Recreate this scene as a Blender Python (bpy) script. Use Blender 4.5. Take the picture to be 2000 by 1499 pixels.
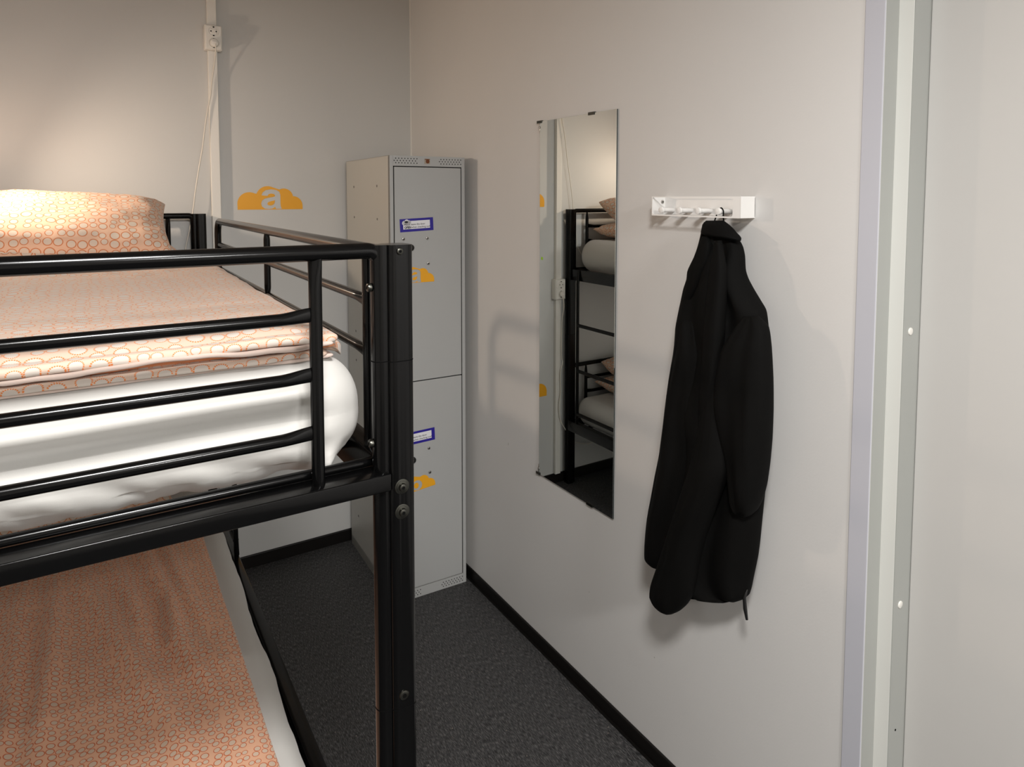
import bpy, bmesh, math, random
from mathutils import Vector, Matrix, noise
from mathutils.geometry import tessellate_polygon
random.seed(7)
for o in list(bpy.data.objects): bpy.data.objects.remove(o)
SC = bpy.context.scene
COL = SC.collection
PI = math.pi

# ------------------------------------------------------------------ camera
W, B = 1.2948, 2.9526          # right wall plane x = W, back wall plane y = B
cd = bpy.data.cameras.new('camera'); cam = bpy.data.objects.new('camera', cd); COL.objects.link(cam)
cd.sensor_width = 36.0; cd.lens = 1310.689/2000*36.0
cd.shift_y = -(749.5-465.353)/2000; cd.clip_start = 0.02
r_ = Vector((0.8466335, -0.5321762, 0.0004486)); u_ = Vector((0.0324416, 0.0524525, 0.9980963)); f_ = Vector((0.5311867, 0.8450072, -0.0616727))
cam.matrix_world = Matrix(((r_.x, u_.x, -f_.x, 0), (r_.y, u_.y, -f_.y, 0), (r_.z, u_.z, -f_.z, 1.58547), (0, 0, 0, 1)))
SC.camera = cam
# ------------------------------------------------------------------ world, lights, exposure
SC.view_settings.view_transform = 'Standard'; SC.view_settings.look = 'None'
SC.view_settings.gamma = 1.0; SC.view_settings.use_curve_mapping = False
SC.view_settings.exposure = 0.0
wd = bpy.data.worlds.new('world'); SC.world = wd; wd.use_nodes = True
wd.node_tree.nodes['Background'].inputs[0].default_value = (0.8, 0.85, 1, 1)
wd.node_tree.nodes['Background'].inputs[1].default_value = 0.05
def area(name, loc, target, size, power, color, sy=None):
    l = bpy.data.lights.new(name, 'AREA'); l.energy = power; l.color = color; l.shape = 'RECTANGLE'; l.size = size; l.size_y = sy or size
    o = bpy.data.objects.new(name, l); COL.objects.link(o); o.location = loc
    o.rotation_euler = (Vector(target)-Vector(loc)).to_track_quat('-Z', 'Y').to_euler(); return o
CEIL_L = (0.02, -0.12, 2.46)
area('ceiling_light_source', CEIL_L, (0.02, -0.12, 0), 0.34, 55, (1.0, 0.98, 0.955))
CEIL_2 = (0.45, -1.75, 2.46)
area('ceiling_light_source_rear', CEIL_2, (0.45, -1.75, 0), 0.34, 74, (1.0, 0.98, 0.96))
LAMP = (-0.33, 2.60, 1.785)
pl = bpy.data.lights.new('reading_bulb', 'SPOT'); pl.energy = 18.0; pl.spot_size = math.radians(172); pl.spot_blend = 1.0; pl.color = (1.0, 0.80, 0.62); pl.shadow_soft_size = 0.02
plo = bpy.data.objects.new('reading_bulb', pl); COL.objects.link(plo); plo.location = LAMP; plp = bpy.data.lights.new('reading_bulb_glow', 'POINT'); plp.energy = 1.6; plp.color = (1.0, 0.74, 0.55); plp.shadow_soft_size = 0.035; pq = bpy.data.objects.new('reading_bulb_glow', plp); COL.objects.link(pq); pq.location = LAMP; plo.rotation_euler = Vector((1.0, -0.30, -0.45)).to_track_quat('-Z', 'Y').to_euler()

# ------------------------------------------------------------------ materials
def mat(name, color, rough=0.5, metal=0.0, coat=0.0, spec=None, sheen=0.0, emit=None):
    m = bpy.data.materials.new(name); m.use_nodes = True
    b = m.node_tree.nodes['Principled BSDF']
    b.inputs['Base Color'].default_value = (*color, 1); b.inputs['Roughness'].default_value = rough
    b.inputs['Metallic'].default_value = metal; b.inputs['Coat Weight'].default_value = coat
    if spec is not None: b.inputs['Specular IOR Level'].default_value = spec
    if sheen: b.inputs['Sheen Weight'].default_value = sheen; b.inputs['Sheen Roughness'].default_value = 0.5
    if emit: b.inputs['Emission Color'].default_value = (*emit[:3], 1); b.inputs['Emission Strength'].default_value = emit[3]
    return m
def nd(m, t, **kw):
    n = m.node_tree.nodes.new(t)
    for k, v in kw.items(): setattr(n, k, v)
    return n
def lk(m, a, b): m.node_tree.links.new(a, b)
def bsdf(m): return m.node_tree.nodes['Principled BSDF']
def coords(m, which='Object', scale=(1, 1, 1), rot=(0, 0, 0)):
    tc = nd(m, 'ShaderNodeTexCoord'); mp = nd(m, 'ShaderNodeMapping')
    mp.inputs['Scale'].default_value = scale; mp.inputs['Rotation'].default_value = rot
    lk(m, tc.outputs[which], mp.inputs['Vector']); return mp.outputs['Vector']
def bump(m, vec, scale, strength, dist=0.002, detail=3.0, prev=None):
    nz = nd(m, 'ShaderNodeTexNoise'); nz.inputs['Scale'].default_value = scale; nz.inputs['Detail'].default_value = detail
    lk(m, vec, nz.inputs['Vector'])
    bp = nd(m, 'ShaderNodeBump'); bp.inputs['Strength'].default_value = strength; bp.inputs['Distance'].default_value = dist
    lk(m, nz.outputs['Fac'], bp.inputs['Height'])
    if prev is not None: lk(m, prev, bp.inputs['Normal'])
    lk(m, bp.outputs['Normal'], bsdf(m).inputs['Normal']); return bp.outputs['Normal']
def mottle(m, vec, scale, c1, c2, detail=4.0, lo=0.35, hi=0.65):
    nz = nd(m, 'ShaderNodeTexNoise'); nz.inputs['Scale'].default_value = scale; nz.inputs['Detail'].default_value = detail
    lk(m, vec, nz.inputs['Vector'])
    cr = nd(m, 'ShaderNodeValToRGB'); cr.color_ramp.elements[0].position = lo; cr.color_ramp.elements[1].position = hi
    cr.color_ramp.elements[0].color = (*c1, 1); cr.color_ramp.elements[1].color = (*c2, 1)
    lk(m, nz.outputs['Fac'], cr.inputs['Fac']); return cr.outputs['Color']

def painted(name, c, rough=0.55, fine=190, strength=0.12, vary=0.02):
    m = mat(name, c, rough); v = coords(m)
    col = mottle(m, v, 1.7, tuple(max(0, x-vary) for x in c), c); lk(m, col, bsdf(m).inputs['Base Color'])
    bump(m, v, fine, strength, 0.0012, 2.0); return m
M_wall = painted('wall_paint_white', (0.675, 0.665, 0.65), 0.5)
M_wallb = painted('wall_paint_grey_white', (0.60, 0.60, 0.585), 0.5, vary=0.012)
M_ceiling = painted('ceiling_paint', (0.58, 0.52, 0.45), 0.8)
M_wallf = painted('wall_paint_taupe', (0.56, 0.54, 0.505), 0.6)
M_casing_refl = painted('casing_reflected_light', (0.52, 0.525, 0.575), 0.35, 60, 0.03)  # lavender tint paints in light reflected off the jamb
M_jamb_shade = painted('door_jamb_shaded', (0.37, 0.38, 0.36), 0.35, 60, 0.03)  # darker grey puts the shade of the return faces into the colour
M_stop_lit = painted('door_stop_lit', (0.68, 0.685, 0.65), 0.4, 60, 0.03)  # lighter than the jamb: the lit face is put into the colour
M_door = painted('door_leaf_paint', (0.56, 0.55, 0.53), 0.3, 40, 0.03)
M_bread = mat('white_plastic', (0.80, 0.78, 0.73), 0.32); bump(M_bread, coords(M_bread), 300, 0.02)
M_metalw = mat('white_powder_coat', (0.84, 0.83, 0.81), 0.38); bump(M_metalw, coords(M_metalw), 500, 0.03)
# black powder coated steel, semi gloss
M_black = mat('black_gloss_powder_coat', (0.0018, 0.0018, 0.0019), 0.17, 0.0, 0.0, 0.24)
bsdf(M_black).inputs['Coat Roughness'].default_value = 0.12
bump(M_black, coords(M_black), 160, 0.015, 0.0005, 3)
M_steel = mat('brushed_steel', (0.45, 0.44, 0.42), 0.33, 1.0); bump(M_steel, coords(M_steel), 200, 0.05)
M_dsteel = mat('dark_oiled_steel', (0.085, 0.085, 0.075), 0.30, 1.0); bump(M_dsteel, coords(M_dsteel), 200, 0.05)
M_hole = mat('dark_recess', (0.003, 0.003, 0.003), 0.9, spec=0.05); bump(M_hole, coords(M_hole), 100, 0.05)
M_bplastic = mat('black_plastic', (0.008, 0.008, 0.008), 0.35); bump(M_bplastic, coords(M_bplastic), 200, 0.05)
M_base = mat('black_skirting_vinyl', (0.006, 0.005, 0.0045), 0.42, spec=0.25); bump(M_base, coords(M_base), 60, 0.08)
# locker enamel: warm light grey sides, slightly cooler doors
M_lock = mat('locker_grey_enamel', (0.50, 0.49, 0.45), 0.4); bump(M_lock, coords(M_lock), 260, 0.06, 0.0008)
M_lockd = mat('locker_door_enamel', (0.42, 0.425, 0.42), 0.4); bump(M_lockd, coords(M_lockd), 260, 0.06, 0.0008)
M_orange = mat('orange_vinyl', (0.86, 0.40, 0.012), 0.42); bump(M_orange, coords(M_orange), 150, 0.03)
M_blue = mat('blue_print', (0.018, 0.008, 0.27), 0.45); bump(M_blue, coords(M_blue), 150, 0.03)
M_paper = mat('white_label_paper', (0.80, 0.80, 0.84), 0.5); bump(M_paper, coords(M_paper), 150, 0.03)
M_ink = mat('black_ink', (0.015, 0.014, 0.02), 0.6); bump(M_ink, coords(M_ink), 150, 0.03)
M_brown = mat('brown_enamel_badge', (0.16, 0.05, 0.015), 0.35, 0.4); bump(M_brown, coords(M_brown), 150, 0.03)
M_tan = mat('tan_enamel_badge', (0.36, 0.31, 0.24), 0.4); bump(M_tan, coords(M_tan), 150, 0.03)
M_mirror = mat('silvered_glass', (0.90, 0.93, 0.91), 0.0, 1.0)
M_gedge = mat('green_glass_edge', (0.02, 0.03, 0.028), 0.1)
M_green = mat('green_sticker', (0.30, 0.55, 0.03), 0.4)
M_cord = mat('white_cable_rubber', (0.76, 0.72, 0.64), 0.45); bump(M_cord, coords(M_cord), 200, 0.03)
M_caulk = mat('caulk_line', (0.33, 0.31, 0.27), 0.7); bump(M_caulk, coords(M_caulk), 200, 0.05)

# floor: charcoal safety vinyl with streaks along y, light chips
M_floor = mat('charcoal_speckled_vinyl', (0.02, 0.02, 0.02), 0.5)
v1 = coords(M_floor, 'Object', (420, 62, 1), (0, 0, 0.06))
n1 = nd(M_floor, 'ShaderNodeTexNoise'); n1.inputs['Scale'].default_value = 1.0; n1.inputs['Detail'].default_value = 5; n1.inputs['Roughness'].default_value = 0.7
lk(M_floor, v1, n1.inputs['Vector'])
cr = nd(M_floor, 'ShaderNodeValToRGB'); E = cr.color_ramp.elements
E[0].position = 0.36; E[0].color = (0.008, 0.008, 0.0085, 1); E[1].position = 0.70; E[1].color = (0.17, 0.165, 0.162, 1)
e = E.new(0.5); e.color = (0.038, 0.038, 0.039, 1)
lk(M_floor, n1.outputs['Fac'], cr.inputs['Fac'])
vo = nd(M_floor, 'ShaderNodeTexVoronoi'); vo.inputs['Scale'].default_value = 60
lk(M_floor, coords(M_floor), vo.inputs['Vector'])
mth = nd(M_floor, 'ShaderNodeMath', operation='LESS_THAN'); mth.inputs[1].default_value = 0.075; lk(M_floor, vo.outputs['Distance'], mth.inputs[0])
sep = nd(M_floor, 'ShaderNodeSeparateColor'); lk(M_floor, vo.outputs['Color'], sep.inputs[0])
m2 = nd(M_floor, 'ShaderNodeMath', operation='GREATER_THAN'); m2.inputs[1].default_value = 0.8; lk(M_floor, sep.outputs[0], m2.inputs[0])
m3 = nd(M_floor, 'ShaderNodeMath', operation='MULTIPLY'); lk(M_floor, mth.outputs[0], m3.inputs[0]); lk(M_floor, m2.outputs[0], m3.inputs[1])
mx = nd(M_floor, 'ShaderNodeMix', data_type='RGBA'); lk(M_floor, m3.outputs[0], mx.inputs['Factor']); lk(M_floor, cr.outputs['Color'], mx.inputs[6]); mx.inputs[7].default_value = (0.42, 0.36, 0.30, 1)
lk(M_floor, mx.outputs[2], bsdf(M_floor).inputs['Base Color'])
bump(M_floor, v1, 1.0, 0.12, 0.0006); bsdf(M_floor).inputs['Specular IOR Level'].default_value = 0.3

# fabrics
def cotton(name, c, rough=0.85, weave=900, crease=7.0, cs=0.25):
    m = mat(name, c, rough, sheen=0.15); v = coords(m)
    p = bump(m, v, crease, cs, 0.02, 5)
    bump(m, v, weave, 0.12, 0.0006, 1, prev=p); return m
M_sheet = cotton('white_cotton_sheet', (0.54, 0.53, 0.505), crease=6, cs=0.16)
M_hem = cotton('pale_peach_lining', (0.60, 0.48, 0.42), crease=16, cs=0.12)
M_deep = cotton('peach_lining_inside', (0.80, 0.33, 0.16), crease=16, cs=0.12)
def ringed(name, pitch, base, inner, ring, dotted=False, cs=0.25, crease=9.0):
    """orange rings of different sizes printed on peach cotton; uv is in metres on the cloth"""
    m = mat(name, base, 0.85, sheen=0.1)
    uv = nd(m, 'ShaderNodeTexCoord').outputs['UV']
    f1 = nd(m, 'ShaderNodeTexVoronoi', voronoi_dimensions='2D', feature='F1'); sr = nd(m, 'ShaderNodeTexVoronoi', voronoi_dimensions='2D', feature='N_SPHERE_RADIUS')
    for n in (f1, sr):
        n.inputs['Scale'].default_value = 1/pitch; n.inputs['Randomness'].default_value = 0.42; lk(m, uv, n.inputs['Vector'])
    dv = nd(m, 'ShaderNodeMath', operation='DIVIDE'); lk(m, f1.outputs['Distance'], dv.inputs[0]); lk(m, sr.outputs['Radius'], dv.inputs[1])
    def cmp(op, a, t):
        n = nd(m, 'ShaderNodeMath', operation=op); lk(m, a, n.inputs[0])
        if isinstance(t, float): n.inputs[1].default_value = t
        else: lk(m, t, n.inputs[1])
        return n.outputs[0]
    inside = cmp('LESS_THAN', dv.outputs[0], 0.86)
    r = cmp('MULTIPLY', cmp('GREATER_THAN', dv.outputs[0], 0.80), cmp('LESS_THAN', dv.outputs[0], 1.0))
    if dotted:
        sb = nd(m, 'ShaderNodeVectorMath', operation='SUBTRACT'); lk(m, uv, sb.inputs[0]); lk(m, f1.outputs['Position'], sb.inputs[1])
        sx = nd(m, 'ShaderNodeSeparateXYZ'); lk(m, sb.outputs[0], sx.inputs[0])
        at = nd(m, 'ShaderNodeMath', operation='ARCTAN2'); lk(m, sx.outputs[1], at.inputs[0]); lk(m, sx.outputs[0], at.inputs[1])
        sn = nd(m, 'ShaderNodeMath', operation='SINE'); lk(m, cmp('MULTIPLY', at.outputs[0], 22.0), sn.inputs[0])
        r = cmp('MULTIPLY', r, cmp('GREATER_THAN', sn.outputs[0], -0.45))
    a = nd(m, 'ShaderNodeMix', data_type='RGBA'); lk(m, inside, a.inputs['Factor']); a.inputs[6].default_value = (*base, 1); a.inputs[7].default_value = (*inner, 1)
    b = nd(m, 'ShaderNodeMix', data_type='RGBA'); lk(m, r, b.inputs['Factor']); lk(m, a.outputs[2], b.inputs[6]); b.inputs[7].default_value = (*ring, 1)
    lk(m, b.outputs[2], bsdf(m).inputs['Base Color'])
    p = bump(m, coords(m), crease, cs, 0.02, 5); bump(m, coords(m), 900, 0.1, 0.0006, 1, prev=p); return m
BASE = (0.70, 0.47, 0.34); INNER = (0.62, 0.54, 0.46); RING = (0.54, 0.20, 0.08)
M_duvet = ringed('peach_ring_print_duvet', 0.0225, (0.62, 0.46, 0.36), (0.58, 0.51, 0.45), (0.66, 0.20, 0.05), True, 0.12, 8)
M_duvet2 = ringed('peach_ring_print_duvet_lower', 0.0168, (0.68, 0.38, 0.24), (0.58, 0.44, 0.33), (0.50, 0.10, 0.022), False, 0.10, 6)
M_pillow = ringed('peach_ring_print_pillow', 0.029, BASE, INNER, RING, False, 0.12, 10)
# jacket
M_jacket = mat('black_softshell', (0.0022, 0.0021, 0.0019), 0.8, spec=0.12); bump(M_jacket, coords(M_jacket), 700, 0.2, 0.0006)
M_jrib = mat('black_softshell_band', (0.0016, 0.0016, 0.0015), 0.75, spec=0.12); bump(M_jrib, coords(M_jrib), 500, 0.2, 0.0006)

# ------------------------------------------------------------------ helpers
def link(name, me, m=None, parent=None, smooth=False):
    o = bpy.data.objects.new(name, me); COL.objects.link(o)
    ms = m if isinstance(m, (list, tuple)) else [m]
    if not me.materials:
        for q in ms: me.materials.append(q)
    if smooth:
        for p in me.polygons: p.use_smooth = True
    if parent: o.parent = parent
    return o
def obj(name, bm, m, parent=None, smooth=False, sharp=None):
    bmesh.ops.recalc_face_normals(bm, faces=bm.faces)
    me = bpy.data.meshes.new(name); bm.to_mesh(me); bm.free()
    o = link(name, me, m, parent, smooth)
    if smooth and sharp:
        try: me.set_sharp_from_angle(angle=math.radians(sharp))
        except Exception: pass
    return o
def thing(name, label, cat, loc=(0, 0, 0), rotz=0.0, group=None):
    o = bpy.data.objects.new(name, None); COL.objects.link(o); o.empty_display_size = 0.05
    o.location = loc; o.rotation_euler = (0, 0, rotz); o['label'] = label; o['category'] = cat
    if group: o['group'] = group
    return o
def place(o, root):     # parent keeping the world placement given in mesh coordinates
    o.parent = root; o.matrix_parent_inverse = Matrix.LocRotScale(root.location, root.rotation_euler, None).inverted(); return o
def tag(o, label, cat, group=None):
    o['label'] = label; o['category'] = cat
    if group: o['group'] = group
    return o
def struct(name, bm, m, parent=None, smooth=False):
    o = obj(name, bm, m, parent, smooth)
    o['kind'] = 'structure'
    return o
def box(bm, a, b, bevel=0.0, mi=0, seg=2):
    vs = [bm.verts.new((x, y, z)) for x in (a[0], b[0]) for y in (a[1], b[1]) for z in (a[2], b[2])]
    fs = [bm.faces.new([vs[i] for i in q]) for q in ((0, 1, 3, 2), (4, 6, 7, 5), (0, 4, 5, 1), (2, 3, 7, 6), (0, 2, 6, 4), (1, 5, 7, 3))]
    for f in fs: f.material_index = mi
    if bevel:
        es = list({e for f in fs for e in f.edges})
        bmesh.ops.bevel(bm, geom=es, offset=bevel, segments=seg, profile=0.5, affect='EDGES', material=mi)
def nb(): return bmesh.new()
def frames(pts):
    """parallel transport frames along a polyline"""
    P = [Vector(p) for p in pts]; T = []
    for i in range(len(P)):
        t = (P[min(i+1, len(P)-1)]-P[max(i-1, 0)]).normalized(); T.append(t)
    n = T[0].orthogonal().normalized()
    if abs(T[0].z) < 0.9: n = (Vector((0, 0, 1))-T[0]*T[0].z).normalized()
    out = []
    for i, t in enumerate(T):
        n = (n-t*n.dot(t)).normalized(); out.append((P[i], n, t.cross(n)))
    return out
def tube(bm, pts, r, n=16, cap=True, rs=None, mi=0):
    """sweep; rs optional list of (r_along_first_normal, r_along_second)"""
    rings = []
    for i, (p, a, b) in enumerate(frames(pts)):
        ra, rb = rs[i] if rs else (r, r)
        rings.append([bm.verts.new(p+a*ra*math.cos(2*PI*k/n)+b*rb*math.sin(2*PI*k/n)) for k in range(n)])
    for i in range(len(rings)-1):
        for k in range(n):
            f = bm.faces.new((rings[i][k], rings[i][(k+1) % n], rings[i+1][(k+1) % n], rings[i+1][k])); f.material_index = mi
    if cap:
        for q in (rings[0], rings[-1]):
            f = bm.faces.new(q); f.material_index = mi
def bend(pts, r, seg=8):
    """polyline with rounded corners"""
    P = [Vector(p) for p in pts]; out = [P[0]]
    for i in range(1, len(P)-1):
        a = (P[i-1]-P[i]).normalized(); b = (P[i+1]-P[i]).normalized()
        ang = a.angle(b); d = r/math.tan(ang/2); c = P[i]+(a+b).normalized()*(r/math.sin(ang/2))
        s = P[i]+a*d-c; e = P[i]+b*d-c
        for k in range(seg+1):
            out.append(c+s.normalized().slerp(e.normalized(), k/seg)*r)
    out.append(P[-1]); return out
def rail(bm, p, q, r, n=16, flat0=True, flat1=True, L=0.045, lift=0.0):
    """tube whose ends are pressed flat-and-tall where they meet the uprights"""
    p = Vector(p); q = Vector(q); D = (q-p).length; d = (q-p)/D; pts = []; rs = []
    ks = [0, .08, .18, .3, .42, .55, .68, .8, .9, 1.0]
    A = [(k*L, 1-k) for k in ks] if flat0 else [(0, 0)]
    Z = [(D-k*L, 1-k) for k in reversed(ks)] if flat1 else [(D, 0)]
    for s, w in A+Z:
        w = w*w*(3-2*w); pts.append(p+d*s+Vector((0, 0, lift*w))); rs.append((r*(1+0.22*w), r*(1-0.55*w)))
    tube(bm, pts, r, n, True, rs)
def cyl(bm, c, axis, r, h, n=24, bevel=0.0, mi=0, r2=None):
    """closed cylinder starting at c, running along axis for h"""
    c = Vector(c); a = Vector(axis).normalized(); u = a.orthogonal().normalized(); w = a.cross(u)
    prof = [(r, 0)]
    r2 = r if r2 is None else r2
    if bevel: prof += [(r2, h-bevel), (r2-bevel*0.3, h-bevel*0.3), (r2-bevel, h)]
    else: prof += [(r2, h)]
    rings = [[bm.verts.new(c+a*z+(u*math.cos(2*PI*k/n)+w*math.sin(2*PI*k/n))*q) for k in range(n)] for q, z in prof]
    for i in range(len(rings)-1):
        for k in range(n):
            f = bm.faces.new((rings[i][k], rings[i][(k+1) % n], rings[i+1][(k+1) % n], rings[i+1][k])); f.material_index = mi
    for q in (rings[0], rings[-1]):
        f = bm.faces.new(q); f.material_index = mi
def extr(bm, prof, z0, z1, cx=0, cy=0, s=1.0):
    lo = [bm.verts.new((cx+x*s, cy+y*s, z0)) for x, y in prof]; hi = [bm.verts.new((cx+x*s, cy+y*s, z1)) for x, y in prof]
    n = len(prof)
    for k in range(n): bm.faces.new((lo[k], lo[(k+1) % n], hi[(k+1) % n], hi[k]))
    bm.faces.new(lo); bm.faces.new(hi)
def spacing(half, r, nin, nr=6):
    """lattice coordinates, denser in the rounded end zones"""
    xs = [-half + r*(1-math.cos(PI/2*k/nr)) for k in range(nr)]
    m = [-(half-r)+2*(half-r)*k/nin for k in range(nin+1)]
    return xs+m+[-x for x in reversed(xs)]
def rbox(c, s, r, n, disp=None, nr=6):
    """rounded box as a lattice mesh with uv in metres (x, y+z); disp(p) -> p moves points"""
    A = [spacing(s[i]/2, r[i], n[i], nr) for i in range(3)]
    N = [len(a)-1 for a in A]; idx = {}; vs = []; uvs = []
    def vert(i, j, k):
        key = (i, j, k)
        if key in idx: return idx[key]
        p = [A[0][i], A[1][j], A[2][k]]; q = []; e = []
        for t in range(3):
            lim = s[t]/2-r[t]; inn = max(-lim, min(lim, p[t])); q.append(inn); e.append((p[t]-inn)/r[t])
        L = math.sqrt(sum(x*x for x in e)); Mx = max(abs(x) for x in e)
        if L > 1e-9: e = [x*Mx/L for x in e]
        P = Vector([c[t]+q[t]+e[t]*r[t] for t in range(3)])
        uvs.append((P.x, P.y+P.z))
        if disp: P = disp(P, (p[0]/(s[0]/2), p[1]/(s[1]/2), p[2]/(s[2]/2)))
        idx[key] = len(vs); vs.append(P); return idx[key]
    fs = []
    for ax in range(3):
        b_, c_ = (ax+1) % 3, (ax+2) % 3
        for side in (0, N[ax]):
            for i in range(N[b_]):
                for j in range(N[c_]):
                    q = []
                    for di, dj in ((0, 0), (1, 0), (1, 1), (0, 1)):
                        t = [0, 0, 0]; t[ax] = side; t[b_] = i+di; t[c_] = j+dj; q.append(vert(*t))
                    fs.append(q if side else q[::-1])
    me = bpy.data.meshes.new('cloth'); me.from_pydata([tuple(v) for v in vs], [], fs)
    ul = me.uv_layers.new(name='UVMap')
    for l in me.loops: ul.data[l.index].uv = uvs[l.vertex_index]
    me.update(); return me
def N3(x, y, z=0.0): return noise.noise(Vector((x, y, z)))
def gs(t): return math.exp(-t*t)
def seg_dist(p, poly):
    """distance and side of point to a polyline (2d)"""
    best = 9; par = 0; L = len(poly)-1
    for i in range(L):
        a = Vector(poly[i]); b = Vector(poly[i+1]); ab = b-a; t = max(0, min(1, (p-a).dot(ab)/ab.length_squared))
        d = p-(a+ab*t); cr_ = ab.x*d.y-ab.y*d.x
        if d.length < abs(best): best = math.copysign(d.length, cr_); par = (i+t)/L
    return best, par

# ------------------------------------------------------------------ room shell
XL, YF, ZC = -1.75, -3.0, 2.62
DY1, DY2 = 0.7225, -0.22       # doorway in the right wall
bm = nb(); box(bm, (XL-.1, YF-.1, -.1), (W+.4, B+.1, 0)); struct('floor', bm, M_floor)
bm = nb(); box(bm, (XL-.1, YF-.1, ZC), (W+.4, B+.1, ZC+.1)); struct('ceiling', bm, M_ceiling)
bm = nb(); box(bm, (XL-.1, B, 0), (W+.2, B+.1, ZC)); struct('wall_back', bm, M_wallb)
bm = nb(); box(bm, (XL-.1, YF-.1, 0), (W+.2, YF, ZC)); struct('wall_front', bm, M_wallf)
bm = nb(); box(bm, (XL-.1, YF, 0), (XL, B, ZC)); struct('wall_left', bm, M_wallf)
bm = nb()
box(bm, (W, DY1, 0), (W+.12, B, ZC)); box(bm, (W, YF, 0), (W+.12, DY2, ZC)); box(bm, (W, DY2, 2.12), (W+.12, DY1, ZC))
struct('wall_right', bm, M_wall)
bm = nb(); box(bm, (W+.12, DY2-.2, 0), (W+.2, DY1+.2, 2.4)); struct('wall_corridor', bm, M_wall)
# skirting
bm = nb(); box(bm, (XL, B-.010, 0), (W, B, .055), .003); struct('baseboard_back', bm, M_base)
bm = nb(); box(bm, (W-.009, DY1+.04, 0), (W, B-.010, .046), .003); box(bm, (W-.016, DY1+.04, 0), (W-.009, B-.010, .004)); struct('baseboard_right', bm, M_base)
bm = nb(); box(bm, (XL, YF, 0), (XL+.01, B-.01, .055), .003); struct('baseboard_left', bm, M_base)
# corner bead and joint
bm = nb(); box(bm, (W-.004, B-.004, .05), (W, B, ZC)); struct('trim_1', bm, M_bread)
# casing plate tinted as reflected light, shade-grey jamb, lit stop, door leaf
bm = nb(); box(bm, (W-.0025, DY1, 0), (W+.001, DY1+.040, 2.16), .0012); struct('trim_2', bm, M_casing_refl)
bm = nb(); box(bm, (W+.001, DY1-.0002, 0), (W+.046, DY1+.02, 2.14)); struct('trim_3', bm, M_jamb_shade)
bm = nb(); box(bm, (W+.0458, .694, 0), (W+.048, DY1+.01, 2.14), .0006); struct('trim_4', bm, M_stop_lit)
bm = nb(); box(bm, (W+.0462, .6925, 0), (W+.108, .712, 2.14)); jb = struct('trim_5', bm, M_jamb_shade)
for z in (1.3198, 0.7596):
    b2 = nb(); cyl(b2, (W+.0705, .6925, z), (0, -1, 0), .0075, .002, 20, .001); obj('screw_cap', b2, M_bread, jb, True, 30)
b2 = nb(); cyl(b2, (W+.0705, .6925, .4925), (0, -1, 0), .0022, .0006, 12); obj('screw_hole', b2, M_hole, jb)
bm = nb(); box(bm, (W+.1045, DY2, .005), (W+.12, .6922, 2.12), .002); dr = struct('door_1', bm, M_door)
b2 = nb(); cyl(b2, (W+.1045, DY2+.07, 1.02), (-1, 0, 0), .024, .008, 24, .003); cyl(b2, (W+.10, DY2+.07, 1.02), (-1, 0, 0), .009, .04, 16)
tube(b2, [(W+.06, DY2+.07, 1.02), (W+.06, DY2+.19, 1.02)], .009, 12); obj('door_handle', b2, M_steel, dr, True, 40)
# scuffs on the wall
for (y, z, s) in ((2.084, .663, .010), (1.31, .30, .004), (1.60, .34, .003)):
    b2 = nb(); box(b2, (W-.0004, y, z-s/2), (W, y+.0016, z+s/2)); tag(obj('wall_scuff', b2, M_caulk), 'dark scuff on the right wall, %s' % {0.010: 'between locker and mirror', 0.004: 'low down, furthest right', 0.003: 'low down under the mirror'}[s], 'mark')

# ceiling lamp fixture (out of frame, gives the light)
for pos, lab in ((CEIL_L, 'square white ceiling light fixture nearer the bunk bed'), (CEIL_2, 'square white ceiling light fixture farther from the bunk bed')):
    cl = thing('ceiling_light', lab, 'ceiling light', (pos[0], pos[1], ZC))
    b2 = nb(); box(b2, (-.26, -.26, -.14), (.26, .26, 0), .01); obj('housing', b2, M_metalw, cl)
# reading lamp clipped over the pillow
def wall_lamp(loc, label):
    t = thing('reading_lamp', label, 'lamp', loc)
    b = nb(); cyl(b, (0, 0, 0), (0, -1, 0), .035, .02, 24, .004); obj('wall_plate', b, M_bread, t, True, 30)
    b = nb(); tube(b, bend([(0, -.01, 0), (0, -.20, .0), (.215, -.3526, .035)], .03), .006, 10); obj('arm', b, M_bread, t, True)
    b = nb(); cyl(b, (.25, -.3526, -.015), (0, 0, 1), .040, .07, 32, .004, r2=.022); obj('lamp_shade', b, M_bread, t, True, 30)
    return t
rl = wall_lamp((LAMP[0]-.25, B, LAMP[2]+.055), 'reading lamp of the upper bunk, its thin white cord hanging from the high outlet')
rl2 = wall_lamp((LAMP[0]-.25, B, .86), 'unlit reading lamp of the lower bunk, its wavy cord seen in the mirror')
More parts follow.
